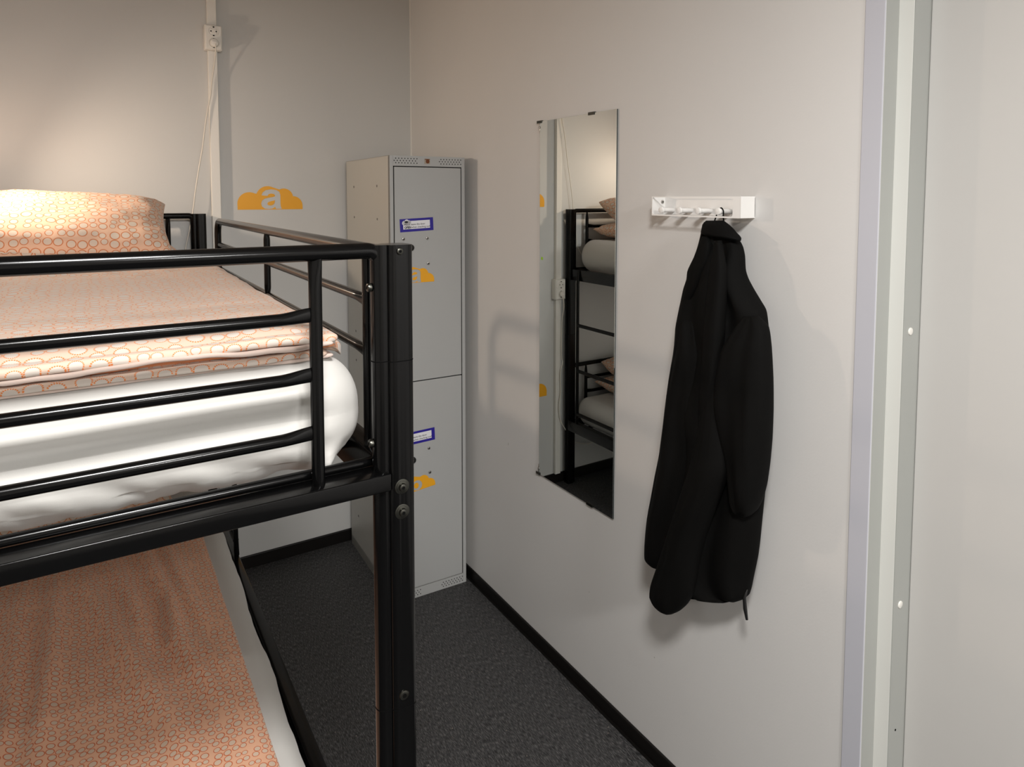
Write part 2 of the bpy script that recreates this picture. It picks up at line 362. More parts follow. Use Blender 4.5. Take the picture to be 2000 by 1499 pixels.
# ------------------------------------------------------------------ cable duct, outlets, cords
bm = nb(); box(bm, (.4165, B-.022, .055), (.4515, B, 2.165), .0025); box(bm, (.4165, B-.022, 2.262), (.4515, B, ZC), .0025)
cdt = tag(obj('cable_duct', bm, M_bread), 'white vertical plastic cable duct on the back wall behind the bunk bed', 'cable duct')
def outlet(z, w, h, label):
    t = thing('power_outlet', label, 'power outlet', (.436, B-.0222, z))
    b = nb(); box(b, (-w/2, -.020, -h/2), (w/2, .022, h/2), .004, seg=3); obj('faceplate', b, M_bread, t, True, 40)
    b = nb(); box(b, (-w/2+.004, -.0235, -h/2+.004), (w/2-.004, -.0195, h/2-.004), .0015); obj('cover_frame', b, M_bread, t)
    for s in (1, -1):
        zc = s*h*0.235; b = nb(); R_ = .0185; n = 32
        # ring, recessed well
        prof = [(R_+.0015, -.0235), (R_+.0012, -.0248), (R_, -.0248), (R_-.0012, -.0185), (R_-.002, -.0118)]
        rings = [[b.verts.new((q*math.cos(2*PI*k/n), y, zc+q*math.sin(2*PI*k/n))) for k in range(n)] for q, y in prof]
        for i in range(len(rings)-1):
            for k in range(n):
                f = b.faces.new((rings[i][k], rings[i][(k+1) % n], rings[i+1][(k+1) % n], rings[i+1][k])); f.material_index = 1 if i == 2 else 0
        b.faces.new(rings[-1])
        so = obj('socket', b, [M_bread, M_tan], t, True, 25)
        for q in (1, -1):
            b = nb(); cyl(b, (q*.0095, -.0250, zc), (0, -1, 0), .0026, .0004, 12); obj('contact_hole', b, M_hole, so)
            b = nb(); box(b, (-.003, -.0252, zc+q*.0165-.0022), (.003, -.0236, zc+q*.0165+.0022)); obj('earth_clip', b, M_hole, so)
        b = nb(); box(b, (-.0140, -.0249, zc-.012), (.0140, -.0120, zc+.012), .004); obj('socket_floor', b, M_bread, so)
    return t
outlet(2.2135, .064, .097, 'white double power outlet high on the back wall, cord in its lower socket')
outlet(1.085, .064, .110, 'white double power outlet low on the back wall, seen in the mirror')
def catmull(P, n=8):
    P = [Vector(p) for p in P]; Q = [P[0]*2-P[1]]+P+[P[-1]*2-P[-2]]; out = []
    for i in range(1, len(Q)-2):
        for k in range(n):
            t = k/n; a, b, c, d = Q[i-1:i+3]
            out.append(0.5*((2*b)+(c-a)*t+(2*a-5*b+4*c-d)*t*t+(3*b-a-3*c+d)*t**3))
    out.append(P[-1]); return out
def cord(P, plugz, lamp):
    b = nb(); tube(b, catmull(P), .0024, 10); c_ = place(obj('power_cord', b, M_cord, None, True), lamp); c_['label'] = 'thin white power cord'
    x, y, z = P[0]
    b = nb(); cyl(b, (x-.002, B-.047, plugz), (0, -1, 0), .0155, .016, 24, .004); box(b, (x-.012, B-.066, plugz-.004), (x+.008, B-.055, plugz+.006), .002)
    q = obj('plug', b, M_bread, c_, True, 35)
Yc = B-.03
cord([(.438, B-.062, 2.188), (.440, B-.060, 2.17), (.439, B-.045, 2.130), (.430, Yc, 2.06), (.420, Yc, 1.981), (.409, Yc, 1.930), (.396, Yc, 1.85), (.386, Yc, 1.777), (.370, Yc, 1.69), (.354, Yc, 1.594), (.349, Yc, 1.553), (.336, B-.025, 1.472), (.318, B-.02, 1.39), (.300, B-.02, 1.30), (.22, B-.02, 1.24), (.0, B-.02, 1.26), (-.25, B-.02, 1.5), (LAMP[0]-.25, B-.02, 1.84)], 2.190, rl)
cord([(.436, B-.062, 1.058), (.430, B-.060, 1.03), (.420, B-.05, .98), (.418, Yc, .90), (.420, Yc, .72), (.412, Yc, .68), (.428, Yc, .62), (.424, Yc, .52), (.436, Yc, .44), (.425, Yc, .36), (.39, Yc, .30), (.35, Yc, .235), (.28, Yc, .20), (.2, Yc, .19), (.12, Yc, .24), (.02, Yc, .33), (-.1, B-.03, .36)], 1.060, rl2)

# ------------------------------------------------------------------ cloud stickers with a cut-out letter
def cloud_mesh(letter, s, lx=0.0, ly=0.0, lsc=1.0):
    """flat sticker in the xz plane facing -y, width 423*s, origin at lower left"""
    # outline of four arcs, pixel units of the sticker drawing
    arcs = [(75, 40, 76, 180, 63), (193, 80, 77, 160, 62), (298, 80, 62, 118, 8), (358, 25, 65, 85, 0)]
    pts = [(0, 0)]
    for cx, cy, r, a0, a1 in arcs:
        for k in range(15):
            a = math.radians(a0+(a1-a0)*k/14); pts.append((cx+r*math.cos(a), max(0, cy+r*math.sin(a))))
    pts.append((423, 0))
    if letter == 'a':
        g = [(283, 4), (243, 4), (240, 17), (222, 6), (200, 3), (172, 6), (154, 20), (149, 40), (155, 60), (172, 73), (200, 80), (225, 84), (240, 89), (239, 98), (231, 105), (215, 107), (199, 104), (191, 92), (152, 95), (160, 115), (180, 130), (215, 136), (250, 131), (269, 118), (275, 98), (275, 40), (277, 18)]
        isl = [(239, 62), (215, 56), (195, 50), (188, 39), (194, 29), (210, 26), (228, 32), (237, 45)]
    else:
        g = [(150, 4), (150, 140), (187, 140), (187, 92)]+[(228+53*math.cos(math.radians(a)), 56+52*math.sin(math.radians(a))) for a in range(120, -121, -12)]+[(187, 18), (185, 4)]
        isl = [(218+26*math.cos(math.radians(a)), 56+30*math.sin(math.radians(a))) for a in range(0, 360, 20)]
    g = [(x+lx, y+ly) for x, y in g]; isl = [(x+lx, y+ly) for x, y in isl]
    vs = []; fs = []
    for loops in ([pts, g], [isl]):
        L = [[Vector((x, y, 0)) for x, y in q] for q in loops]; base = len(vs)
        for q in L: vs += [(v.x*s, 0, v.y*s) for v in q]
        fs += [[base+i for i in t] for t in tessellate_polygon(L)]
    me = bpy.data.meshes.new('cloud'); me.from_pydata(vs, [], fs); b = bmesh.new(); b.from_mesh(me)
    for f in b.faces:
        f.normal_update()
        if f.normal.y > 0: f.normal_flip()
    b.to_mesh(me); b.free(); return me
def text_mesh(body, size, bold=0.0):
    cu = bpy.data.curves.new('t', 'FONT'); cu.body = body; cu.size = size; cu.offset = bold; cu.resolution_u = 3
    to = bpy.data.objects.new('t', cu); COL.objects.link(to); bpy.context.view_layer.update()
    me = bpy.data.meshes.new_from_object(to.evaluated_get(bpy.context.evaluated_depsgraph_get()))
    bpy.data.objects.remove(to); me.transform(Matrix.Rotation(PI/2, 4, 'X')); me.materials.clear(); return me
S_ = .265/423
ca = link('cloud_sticker', cloud_mesh('a', S_), M_orange); ca.location = (.517, B-.0008, 1.531)
tag(ca, 'orange cloud shaped wall sticker with cut-out letter a on the back wall', 'sticker')
cb = link('cloud_sticker', cloud_mesh('b', S_), M_orange); cb.location = (.497, B-.0008, .500)
tag(cb, 'orange cloud sticker low on the back wall, only its rounded end seen in the mirror', 'sticker')

# ------------------------------------------------------------------ locker
LW, LD, LH = .3117, .547, 1.74
lt = -0.0292
org = (1.2641-LW*math.cos(lt), 2.3651-LW*math.sin(lt), 0)
lo = thing('locker', 'tall narrow grey metal locker with two doors in the corner', 'locker', org, lt)
bm = nb(); t_ = .0015
box(bm, (0, .0, 0), (t_, LD, LH)); box(bm, (LW-t_, 0, 0), (LW, LD, LH)); box(bm, (0, LD-t_, 0), (LW, LD, LH)); box(bm, (0, 0, LH-t_), (LW, LD, LH))
box(bm, (0, .004, .0), (LW, LD, .04)); box(bm, (t_, .012, .86), (LW-t_, LD, .875))
obj('cabinet_body', bm, M_lock, lo)
bm = nb(); fw = .0135
box(bm, (0, -.0004, .0), (fw, .018, LH), .0008); box(bm, (LW-fw, -.0004, 0), (LW, .018, LH), .0008)
box(bm, (fw, -.0004, 1.701), (LW-fw, .018, LH), .0008); box(bm, (fw, -.0004, 0), (LW-fw, .018, .0385), .0008)
obj('front_frame', bm, M_lockd, lo)
def vent(x0, z0, nx=8, dz=.0085, dx=.0122):
    b = nb()
    for r in range(3):
        for k in range(nx):
            cyl(b, (x0+k*dx+(dx/2 if r != 1 else 0), -.0004, z0+r*dz), (0, -1, 0), .0021, .00035, 10)
    o = obj('vent_holes', b, M_hole, lo); o['kind'] = 'stuff'; return o
for x0 in (.018, .203):
    vent(x0, 1.7125); vent(x0, .011)
bm = nb(); box(bm, (.140, -.0016, 1.711), (.163, -.0002, 1.731), .0006); bd = obj('badge', bm, M_tan, lo)
bd['label'] = 'small tan badge with brown emblem'
bm = nb(); cyl(bm, (.1530, -.0016, 1.7205), (0, -1, 0), .0078, .0008, 20, .0003); box(bm, (.1415, -.0021, 1.7265), (.162, -.0016, 1.7295)); obj('emblem', bm, M_brown, bd)
bm = nb()
for y in (.44, .145):
    for z in (1.627, 1.497, 1.00, .872, .62, .30, .17):
        for q in (-.0035, .0035): box(bm, (-.0004, y+q-.0012, z-.0045), (.0004, y+q+.0012, z+.0045))
obj('slot_holes', bm, M_hole, lo)['kind'] = 'stuff'
def locker_door(z0, z1, letter, ref, rot, lab, crot):
    bm = nb(); x0, x1 = .0172, LW-.0180
    box(bm, (x0, -.0022, z0), (x1, .016, z1), .0014)
    d = obj('door', bm, M_lockd, lo, False); d['label'] = lab
    # shadow gap plate behind the door
    def sub(name, me_or_bm, m, loc=(0, 0, 0), ry=0.0, smooth=False):
        o = obj(name, me_or_bm, m, d, smooth, 35) if isinstance(me_or_bm, bmesh.types.BMesh) else link(name, me_or_bm, m, d)
        o.location = loc; o.rotation_euler = (0, ry, 0); return o
    # label: blue border, white speech-cloud panel, text
    w, h = .137, .050; b = nb()
    box(b, (0, -.0003, 0), (w, 0, h), 0, 0); box(b, (.013, -.00045, .010), (w-.014, -.0003, h-.009), 0, 1)
    for cx, cz, r in ((.018, .034, .009), (.028, .038, .0095), (.037, .036, .0075)): cyl(b, (cx, -.0003, cz), (0, -1, 0), r, .00015, 20, mi=1)
    sub('notice_label', b, [M_blue, M_paper], (.0385, -.0024, ref+.055), rot)
    me = text_mesh('Please leave the door', .0098, .00012); o = sub('notice_text', me, M_ink); L = (.0385, -.0030, ref+.055)
    def put(o, x, z): o.location = (L[0]+x*math.cos(rot)+z*math.sin(rot), L[1], L[2]-x*math.sin(rot)+z*math.cos(rot)); o.rotation_euler = (0, rot, 0)
    put(o, .0175, .0245)
    o = sub('notice_text', text_mesh('OPEN', .0105, .0005), M_ink); put(o, .0175, .0135)
    o = sub('notice_text', text_mesh('when checking out!', .0098, .00012), M_ink); put(o, .0465, .0135)
    b = nb(); box(b, (0, -.0001, 0), (.0265, .0001, .0009)); o = sub('underline', b, M_ink); put(o, .0178, .0112)
    b = nb(); n = 20
    b.faces.new([b.verts.new((.0072*math.cos(2*PI*k/n), 0, .0046*math.sin(2*PI*k/n))) for k in range(n)]); o = sub('notice_logo', b, M_ink); put(o, .0265, .0375)
    # screws, lock knob
    for x, z in ((.0515, .030), (.1490, .030), (.1525, -.068), (.0545, -.068)):
        b = nb(); cyl(b, (0, 0, 0), (0, -1, 0), .0062, .0035, 20, .0022); cyl(b, (0, -.0034, 0), (0, -1, 0), .0026, .0004, 6, mi=1)
        sub('screw', b, [M_steel, M_hole], (x, -.0022, ref+z), 0, True)
    b = nb(); cyl(b, (0, 0, 0), (0, -1, 0), .0125, .010, 28, .003); cyl(b, (0, -.0099, 0), (0, -1, 0), .0016, .0006, 10, mi=1)
    sub('lock_knob', b, [M_bplastic, M_steel], (.0800, -.0022, ref-.004), 0, True)
    s2 = .163/423
    sub('cloud_sticker', cloud_mesh(letter, s2), M_orange, (.0135, -.0030, ref-.140), crot)
    return d
locker_door(.8712, 1.6975, 'a', 1.395, -.045, 'upper locker door with blue notice and orange cloud a', 0.0)
locker_door(.0435, .8672, 'b', .5655, -.035, 'lower locker door with blue notice and orange cloud b', -.10)
bm = nb(); box(bm, (.012, .004, .036), (LW-.012, .0170, 1.704)); obj('door_gap', bm, M_hole, lo)

# ------------------------------------------------------------------ mirror
mY0, mY1, mZ0, mZ1 = 1.4851, 1.8735, .6258, 1.8374
mr = thing('wall_mirror', 'tall frameless rectangular wall mirror beside the hook rail', 'mirror', (W, (mY0+mY1)/2, mZ0))
bm = nb(); box(bm, (W-.0065, mY0, mZ0), (W-.002, mY1, mZ1), .0006, 0, 1)
g_ = obj('glass', bm, [M_mirror, M_gedge])
for p in g_.data.polygons:
    if p.normal.x > -0.5: p.material_index = 1
place(g_, mr)
def clip(y, z, up, wid=.026):
    b = nb(); s = 1 if up else -1
    box(b, (W-.0085, y-wid/2, z-.001 if up else z-.003), (W, y+wid/2, z+.003 if up else z+.001), .0006)
    box(b, (W-.0085, y-wid/2, min(z, z-s*.006)), (W-.0070, y+wid/2, max(z, z-s*.006)), .0004)
    place(obj('clip', b, M_dsteel), mr)
clip(1.876, mZ1, True, .028); clip(1.600, mZ1, True, .030); clip(1.878, mZ0, False, .024); clip(1.595, mZ0, False, .030)
for z in (1.818, .645):
    b = nb(); box(b, (W-.0075, mY1-.001, z-.016), (W, mY1+.003, z+.016), .0006); cyl(b, (W-.0074, mY1+.001, z), (-1, 0, 0), .004, .0015, 14, .0006)
    place(obj('side_bracket', b, M_steel, None, True, 35), mr)
b = nb(); cyl(b, (W-.0066, 1.859, 1.377), (-1, 0, 0), .0055, .0006, 20); q = place(obj('dot_sticker', b, M_green), mr); q['label'] = 'tiny green dot sticker'

# ------------------------------------------------------------------ hook rail
hx, y0, y1, z0, z1 = W-.049, 1.0095, 1.2955, 1.5365, 1.5862
hr = thing('coat_hook_rail', 'white metal wall hook rail with four round pegs', 'coat rack', (W, (y0+y1)/2, z0))
def rrect(a, b, c, d, r, n=6):
    out = []
    for cx, cy, s in ((b-r, d-r, 0), (a+r, d-r, 90), (a+r, c+r, 180), (b-r, c+r, 270)):
        for k in range(n+1):
            t = math.radians(s+90*k/n); out.append((cx+r*math.cos(t), cy+r*math.sin(t)))
    return out
bm = nb()
# bent steel band: front plate with a window, two returns to the wall with feet
outer = rrect(y0+.001, y1-.001, z0, z1, .0015); inner = rrect(y0+.0235, y1-.0035, z0+.0035, z1-.0025, .005)
for xx in (hx, hx+.002):
    vo_ = [bm.verts.new((xx, a, b)) for a, b in outer]; vi_ = [bm.verts.new((xx, a, b)) for a, b in inner]
    n = len(outer)
    for k in range(n): bm.faces.new((vo_[k], vo_[(k+1) % n], vi_[(k+1) % n], vi_[k]))
    if xx == hx: fo, fi = vo_, vi_
    else:
        for k in range(n):
            bm.faces.new((fo[k], fo[(k+1) % n], vo_[(k+1) % n], vo_[k])); bm.faces.new((fi[k], fi[(k+1) % n], vi_[(k+1) % n], vi_[k]))
box(bm, (hx, y0, z0), (W, y0+.002, z1), .0008); box(bm, (hx, y1-.002, z0), (W, y1, z1), .0008)
box(bm, (hx, y0+.001, z1-.0018), (W, y1-.001, z1)) if False else None
place(obj('band', bm, M_metalw), hr)
bm = nb(); box(bm, (W-.0025, y0, z0+.002), (W, y1, z1-.002), .0008); place(obj('back_plate', bm, M_metalw), hr)
for y in (1.262, 1.200, 1.138, 1.077):
    b = nb(); cyl(b, (W-.0025, y, 1.551), (-1, 0, 0), .0062, .0405, 20); cyl(b, (hx+.010, y, 1.551), (-1, 0, 0), .0062, .004, 20, r2=.0082); cyl(b, (hx+.006, y, 1.551), (-1, 0, 0), .0082, .0065, 24, .0012)
    place(obj('peg', b, M_metalw, None, True, 35), hr)
b = nb(); cyl(b, (W-.012, y1-.002, 1.572), (0, -1, 0), .0050, .0022, 16, .001, 0); cyl(b, (W-.012, y1-.0041, 1.572), (0, -1, 0), .0020, .0004, 6, 0, 1)
place(obj('screw', b, [M_steel, M_hole], None, True, 35), hr)

# ------------------------------------------------------------------ jacket
BODY=[(1.5252,1.1261,1.0718,1.2598,0.012,0.0018),(1.512,1.1306,1.0536,1.2598,0.018,0.003),(1.4966,1.1301,1.0368,1.2578,0.022,0.0045),(1.4705,1.1348,1.015,1.2548,0.026,0.0074),(1.4467,1.1394,1.0047,1.2498,0.03,0.0101),(1.4127,1.1554,0.9984,1.2448,0.034,0.0146),(1.3923,1.1582,0.9909,1.2448,0.036,0.0175),(1.3686,1.1658,0.975,1.2428,0.04,0.0224),(1.3396,1.1717,0.9524,1.2408,0.042,0.0293),(1.3187,1.1753,0.9379,1.2398,0.044,0.0346),(1.2801,1.182,0.9309,1.2388,0.046,0.0419),(1.2072,1.1907,0.9238,1.2388,0.048,0.0551),(1.0822,1.2162,0.918,1.2388,0.048,0.0814),(0.9549,1.2297,0.9227,1.2388,0.048,0.1045),(0.8249,1.2399,0.9327,1.2388,0.047,0.1254),(0.7213,1.2377,0.9408,1.2388,0.045,0.1375),(0.6588,1.218,0.9528,1.2388,0.042,0.1319),(0.6411,1.1817,0.9577,1.2388,0.04,0.1145),(0.6344,1.1384,0.9628,1.2388,0.036,0.0914),(0.6412,1.0811,0.9696,1.2388,0.03,0.0584),(0.6466,1.0347,0.9765,1.2388,0.02,0.0307)]
PANEL=[(1.2192,1.0381,1.0147,1.1948,0.006,0.0048),(1.1251,1.0525,1.0024,1.1898,0.018,0.013),(1.0304,1.0703,0.9873,1.1848,0.024,0.026),(0.9585,1.086,0.9786,1.1798,0.028,0.038),(0.9035,1.1058,0.9945,1.1798,0.03,0.0424),(0.8461,1.1261,1.0166,1.1798,0.031,0.0447),(0.7724,1.1535,1.0421,1.1798,0.031,0.0493),(0.6988,1.18,1.0591,1.1798,0.03,0.0577),(0.6392,1.2041,1.0673,1.1798,0.029,0.069),(0.6032,1.2089,1.0761,1.1798,0.027,0.0693),(0.5803,1.1958,1.0917,1.1798,0.022,0.0556),(0.5643,1.1758,1.1126,1.1798,0.015,0.0343),(0.5554,1.1582,1.1342,1.1798,0.006,0.0131)]
SLEEVER=[(1.3262,0.9636,0.9304,1.2098,0.012,0.0051),(1.3016,0.9835,0.9078,1.2098,0.026,0.0126),(1.2551,1.011,0.8993,1.2068,0.036,0.0216),(1.186,1.0278,0.8922,1.2048,0.04,0.0316),(1.1173,1.029,0.8903,1.2048,0.042,0.0379),(1.0504,1.0127,0.8922,1.2048,0.042,0.0377),(0.9952,0.9939,0.897,1.2048,0.04,0.0336),(0.9496,0.9842,0.9035,1.2048,0.038,0.0302),(0.9143,0.9777,0.9129,1.2048,0.034,0.0256),(0.8932,0.9688,0.9228,1.2048,0.026,0.0187),(0.8819,0.9547,0.9357,1.2048,0.012,0.0078)]
SLEEVEL=[(1.3034,1.1512,1.1282,1.2198,0.01,0.0034),(1.2699,1.161,1.1022,1.2168,0.022,0.0098),(1.1959,1.1676,1.0862,1.2148,0.03,0.0168),(1.0674,1.1871,1.0878,1.2128,0.034,0.0271),(0.9324,1.2135,1.1077,1.2098,0.034,0.036),(0.7899,1.2476,1.1328,1.2098,0.032,0.0469),(0.703,1.2574,1.1531,1.2098,0.03,0.0469),(0.6584,1.2586,1.1695,1.2098,0.026,0.0419),(0.6394,1.2375,1.1902,1.2098,0.018,0.0227),(0.6301,1.2225,1.2043,1.2098,0.006,0.0088)]
COLLAR=[(1.5291,1.117,1.0676,1.2548,0.01,0.0015),(1.5209,1.1203,1.0513,1.2498,0.018,0.0024),(1.5117,1.118,1.036,1.2458,0.022,0.0033),(1.5013,1.1167,1.0231,1.2428,0.025,0.0043),(1.4949,1.0959,1.0127,1.2408,0.024,0.0041),(1.4899,1.0688,1.0061,1.2398,0.018,0.0033),(1.4849,1.0354,1.0054,1.2408,0.007,0.0017)]
HOODL=[(1.492,1.1032,1.0877,1.2298,0.008,0.0008),(1.4708,1.1077,1.0705,1.2248,0.016,0.0023),(1.434,1.1225,1.071,1.2228,0.02,0.0042),(1.4087,1.1347,1.0809,1.2208,0.02,0.0051),(1.3706,1.1404,1.0986,1.2208,0.018,0.0048),(1.3309,1.1528,1.1265,1.2208,0.012,0.0035),(1.3044,1.1556,1.1423,1.2208,0.005,0.002)]
HOODR=[(1.496,1.0222,1.008,1.2298,0.008,0.0007),(1.4759,1.0233,0.9894,1.2248,0.018,0.0021),(1.4425,1.0096,0.9789,1.2198,0.022,0.0025),(1.409,0.9947,0.9739,1.2198,0.02,0.0021),(1.3705,0.9797,0.9634,1.2198,0.01,0.002)]
FOLD=[(1.486,1.0488,1.0341,1.2098,0.008,0.0008),(1.4288,1.0505,1.0126,1.1998,0.014,0.0033),(1.3594,1.0534,1.0066,1.1948,0.018,0.006),(1.2777,1.0561,1.0061,1.1898,0.02,0.0087),(1.1944,1.0602,1.0098,1.1898,0.02,0.0111),(1.0979,1.0672,1.0133,1.1898,0.018,0.0147),(1.0015,1.068,1.0139,1.1898,0.012,0.0177),(0.9379,1.0618,1.0315,1.1948,0.005,0.0109)]

jk = thing('jacket', 'black hooded softshell jacket hanging from the rightmost peg of the hook rail', 'jacket', (W-.05, 1.07, 1.53))
def interp(rows, n):
    out = []; m = len(rows)-1
    for i in range(n+1):
        t = i/n*m; k = min(int(t), m-1); f = t-k
        a = rows[max(k-1, 0)]; b = rows[k]; c = rows[k+1]; d = rows[min(k+2, m)]
        out.append([0.5*((2*b[j])+(c[j]-a[j])*f+(2*a[j]-5*b[j]+4*c[j]-d[j])*f*f+(3*b[j]-a[j]-3*c[j]+d[j])*f**3)*.55+(b[j]+(c[j]-b[j])*f)*.45 for j in range(6)])
    return out
def cloth_loft(name, rows, m, seed, fold=.18, nf=4, n=40, K=48, label=None, e=.85):
    R = interp(rows, n); b = nb(); rings = []
    for i, (z, yl, yr, xc, hd, dz) in enumerate(R):
        a = max(.0015, (yl-yr)/2); yc = (yl+yr)/2; hd = max(.002, hd); ring = []
        for k in range(K):
            t = 2*PI*k/K; c = math.cos(t); s = math.sin(t)
            cc = math.copysign(abs(c)**e, c); ss = math.copysign(abs(s)**e, s)
            y = yc+a*cc; zz = z-dz/2*cc
            ff = fold*math.sin(nf*cc*PI/1.4+seed+2.2*N3(seed, z*6))+fold*.8*N3(cc*3.2+seed, z*5.5, seed)+fold*.35*N3(cc*9, z*16, seed+4)
            x = xc-hd*ss*(1+ff if s > 0 else 1.0)
            ring.append(b.verts.new((min(x, W-.004), y, zz)))
        rings.append(ring)
    for i in range(len(rings)-1):
        for k in range(K): b.faces.new((rings[i][k], rings[i][(k+1) % K], rings[i+1][(k+1) % K], rings[i+1][k]))
    b.faces.new(rings[0]); b.faces.new(rings[-1])
    o = place(obj(name, b, m, None, True), jk)
    if label: o['label'] = label
    return o
cloth_loft('body', BODY, M_jacket, 1.3, .22, 3.2, 70, 72)
cloth_loft('front_panel', PANEL, M_jacket, 2.1, .12, 1.5, 40, 48, 'front flap hanging lowest on the left side')
cloth_loft('sleeve', SLEEVER, M_jacket, 4.4, .12, 1.6, 40, 48, 'sleeve facing the door side')
cloth_loft('sleeve', SLEEVEL, M_jacket, .4, .14, 1.8, 40, 48, 'sleeve on the mirror side')
cloth_loft('hood_band', COLLAR, M_jrib, 3.0, .05, 1.2, 16, 40)
cloth_loft('hood_edge', HOODL, M_jrib, 5.0, .10, 1.2, 20, 24)
cloth_loft('gathered_fold', FOLD, M_jacket, 2.7, .10, 1.0, 40, 36)
b = nb()
tube(b, catmull([(W-.042, 1.094, 1.520), (W-.040, 1.0885, 1.538), (W-.037, 1.0845, 1.552), (W-.036, 1.077, 1.5592), (W-.037, 1.0695, 1.552), (W-.040, 1.067, 1.538), (W-.042, 1.062, 1.520)]), .0016, 8)
place(obj('hanging_loop', b, M_jrib, None, True), jk)
b = nb(); tube(b, [(1.238, .960, .715), (1.232, .966, .675), (1.231, .962, .650), (1.231, .957, .628)], .003, 8, True, [(.004, .003), (.006, .004), (.0075, .0045), (.004, .003)])
place(obj('zip_pull', b, M_bplastic, None, True), jk)
# raglan seam on the sleeve
def seam(P, nm='seam'):
    b = nb(); tube(b, catmull(P), .0011, 6); place(obj(nm, b, M_jrib, None, True), jk)

# ------------------------------------------------------------------ bunk bed
PX, PXL, PY, PYB = .3615, -.590, .905, 2.916
bed = thing('bunk_bed', 'black tubular steel bunk bed with guard rails and ladder', 'bunk bed', (PX, PY, 0))
def bp(name, b, smooth=True, sharp=40, m=None, parent=None):
    o = obj(name, b, m or M_black, None, smooth, sharp)
    o.parent = parent or bed
    o.matrix_parent_inverse = Matrix.Translation(Vector(bed.location)).inverted() if parent is None else Matrix.Identity(4)
    return o
def post_profile(mir, lobe=-1):
    """two lobed tube: round lobe on the inner side, rounded box on the outer side; found by marching outwards"""
    out = []
    def ins(x, y):
        if (x+.0150)**2+(y)**2 < .0138**2: return True
        qx = max(abs(x-.0095)-.0095+.0, 0); qy = max(abs(y)-.0125, 0)
        return qx*qx+qy*qy < .0095**2
    for k in range(72):
        a = 2*PI*k/72; r = .0
        while ins(math.cos(a)*(r+.0004), math.sin(a)*(r+.0004)): r += .0004
        out.append((math.cos(a)*r*mir, math.sin(a)*r))
    return out
ZT = 1.5175
posts = {}
for (x, mir) in ((PX, 1), (PXL, -1)):
    for y in (PY, PYB):
        b = nb(); extr(b, post_profile(mir), .0, ZT, x, y)
        ed = [e for e in b.edges if len(e.link_faces) == 2 and abs(e.link_faces[0].normal.dot(e.link_faces[1].normal)) < .1 and all(v.co.z > ZT-.001 for v in e.verts)]
        bmesh.ops.recalc_face_normals(b, faces=b.faces)
        p_ = bp('post', b, True, 30); posts[(x, y)] = p_
        for z in (.833, 1.351):
            b = nb(); extr(b, post_profile(mir), z-.0007, z+.0007, x, y, 1.012); o = obj('joint_ring', b, M_hole, p_); 
def bolt(p, axis, washer, parent, rh=.0057, hh=.0045):
    b = nb(); a = Vector(axis).normalized(); p = Vector(p)
    if washer:
        cyl(b, p, a, .0112, .0012, 32, .0009); cyl(b, p+a*.0012, a, .0085, .0008, 28, .0004); p = p+a*.0018
    cyl(b, p, a, rh, hh, 28, .0022); cyl(b, p+a*(hh-.00005), a, rh*.46, .0003, 6, mi=1)
    o = obj('bolt', b, [M_dsteel, M_hole], parent, True, 35); o['label'] = 'steel hex socket bolt'
    return o
for y, s in ((PY, -1), (PYB, 1)):
    for x, mir in ((PX, 1), (PXL, -1)):
        xx = x+mir*.0065; q = posts[(x, y)]
        bolt((xx, y+s*.0215, 1.5085), (0, s, 0), False, q, .0052, .003)
        for z in (1.168, 1.131): bolt((xx, y+s*.0215, z), (0, s, 0), True, q)
        bolt((xx, y+s*.0215, .854), (0, s, 0), False, q, .0075, .003)
        for z in (.30, .264): bolt((xx, y+s*.0215, z), (0, s, 0), True, q)
for z in (1.457, 1.232): bolt((PX-.0285, PY, z), (-1, 0, 0), False, posts[(PX, PY)], .0062, .006)
# end frames (foot end near the camera, head end at the back wall), upper and lower tier
def end_frame(y, base, tops, s):
    ztop = tops[0]; xa, xb = PXL+.018, PX-.018
    b = nb(); tube(b, bend([(xa-.002, y, base+.01), (xa-.002, y, ztop), (xb+.002, y, ztop), (xb+.002, y, base+.01)], .019, 10), .0113, 24)
    fr = bp('top_rail', b)
    xs = (.2545, -.483)
    for x in xs:
        b = nb(); p = Vector((x, y, base+.020)); q = Vector((x, y, ztop-.006)); L = .03
        pts = []; rs = []
        for t, w in ((0, .25), (.02, .1), (.05, 0), ((q-p).length-.045, 0), ((q-p).length-.025, .35), ((q-p).length-.010, .9), ((q-p).length, 1)):
            pts.append(p+Vector((0, 0, t))); rs.append((.0090*(1-.5*w), .0090*(1+.18*w)))
        tube(b, pts, .009, 20, True, rs); bp('spindle', b)
    for z in tops[1:]:
        b = nb(); rail(b, (xs[1]+.005, y, z), (xs[0]-.005, y, z), .0083, 20, lift=.003); bp('cross_rail', b)
    b = nb()
    box(b, (PXL+.028, y-.0205, base-.001), (PX-.0285+.02, y+.0225, base+.024), .0018, seg=3)
    bp('end_beam', b)
    b = nb(); tube(b, [(PXL+.03, y-s*.0275, base+.029), (PX-.012, y-s*.0275, base+.029)], .0072, 12); bp('inner_lip', b)
UP = (1.5095, 1.4225, 1.3405, 1.2600); LOW = (.655, .575, .495, .42)
end_frame(PY, 1.1655, UP, -1); end_frame(PYB, 1.1655, UP, 1)
end_frame(PY, .318, LOW, -1); end_frame(PYB, .318, LOW, 1)
# side beams and slats
for x in (PX+.004, PXL-.004):
    for z0_, z1_ in ((1.135, 1.195), (.305, .362)):
        b = nb(); dx = .012 if x > 0 else -.012
        box(b, (x-.016+dx*(z0_ < 1), PY+.02, z0_), (x+.016+dx*(z0_ < 1), PYB-.02, z1_), .003); bp('side_beam', b)
for z in (1.172, .335):
    for k in range(9):
        y = 1.08+k*.215
        b = nb(); tube(b, [(PXL+.01, y, z), (PX-.01, y, z)], .008, 10); bp('slat', b)
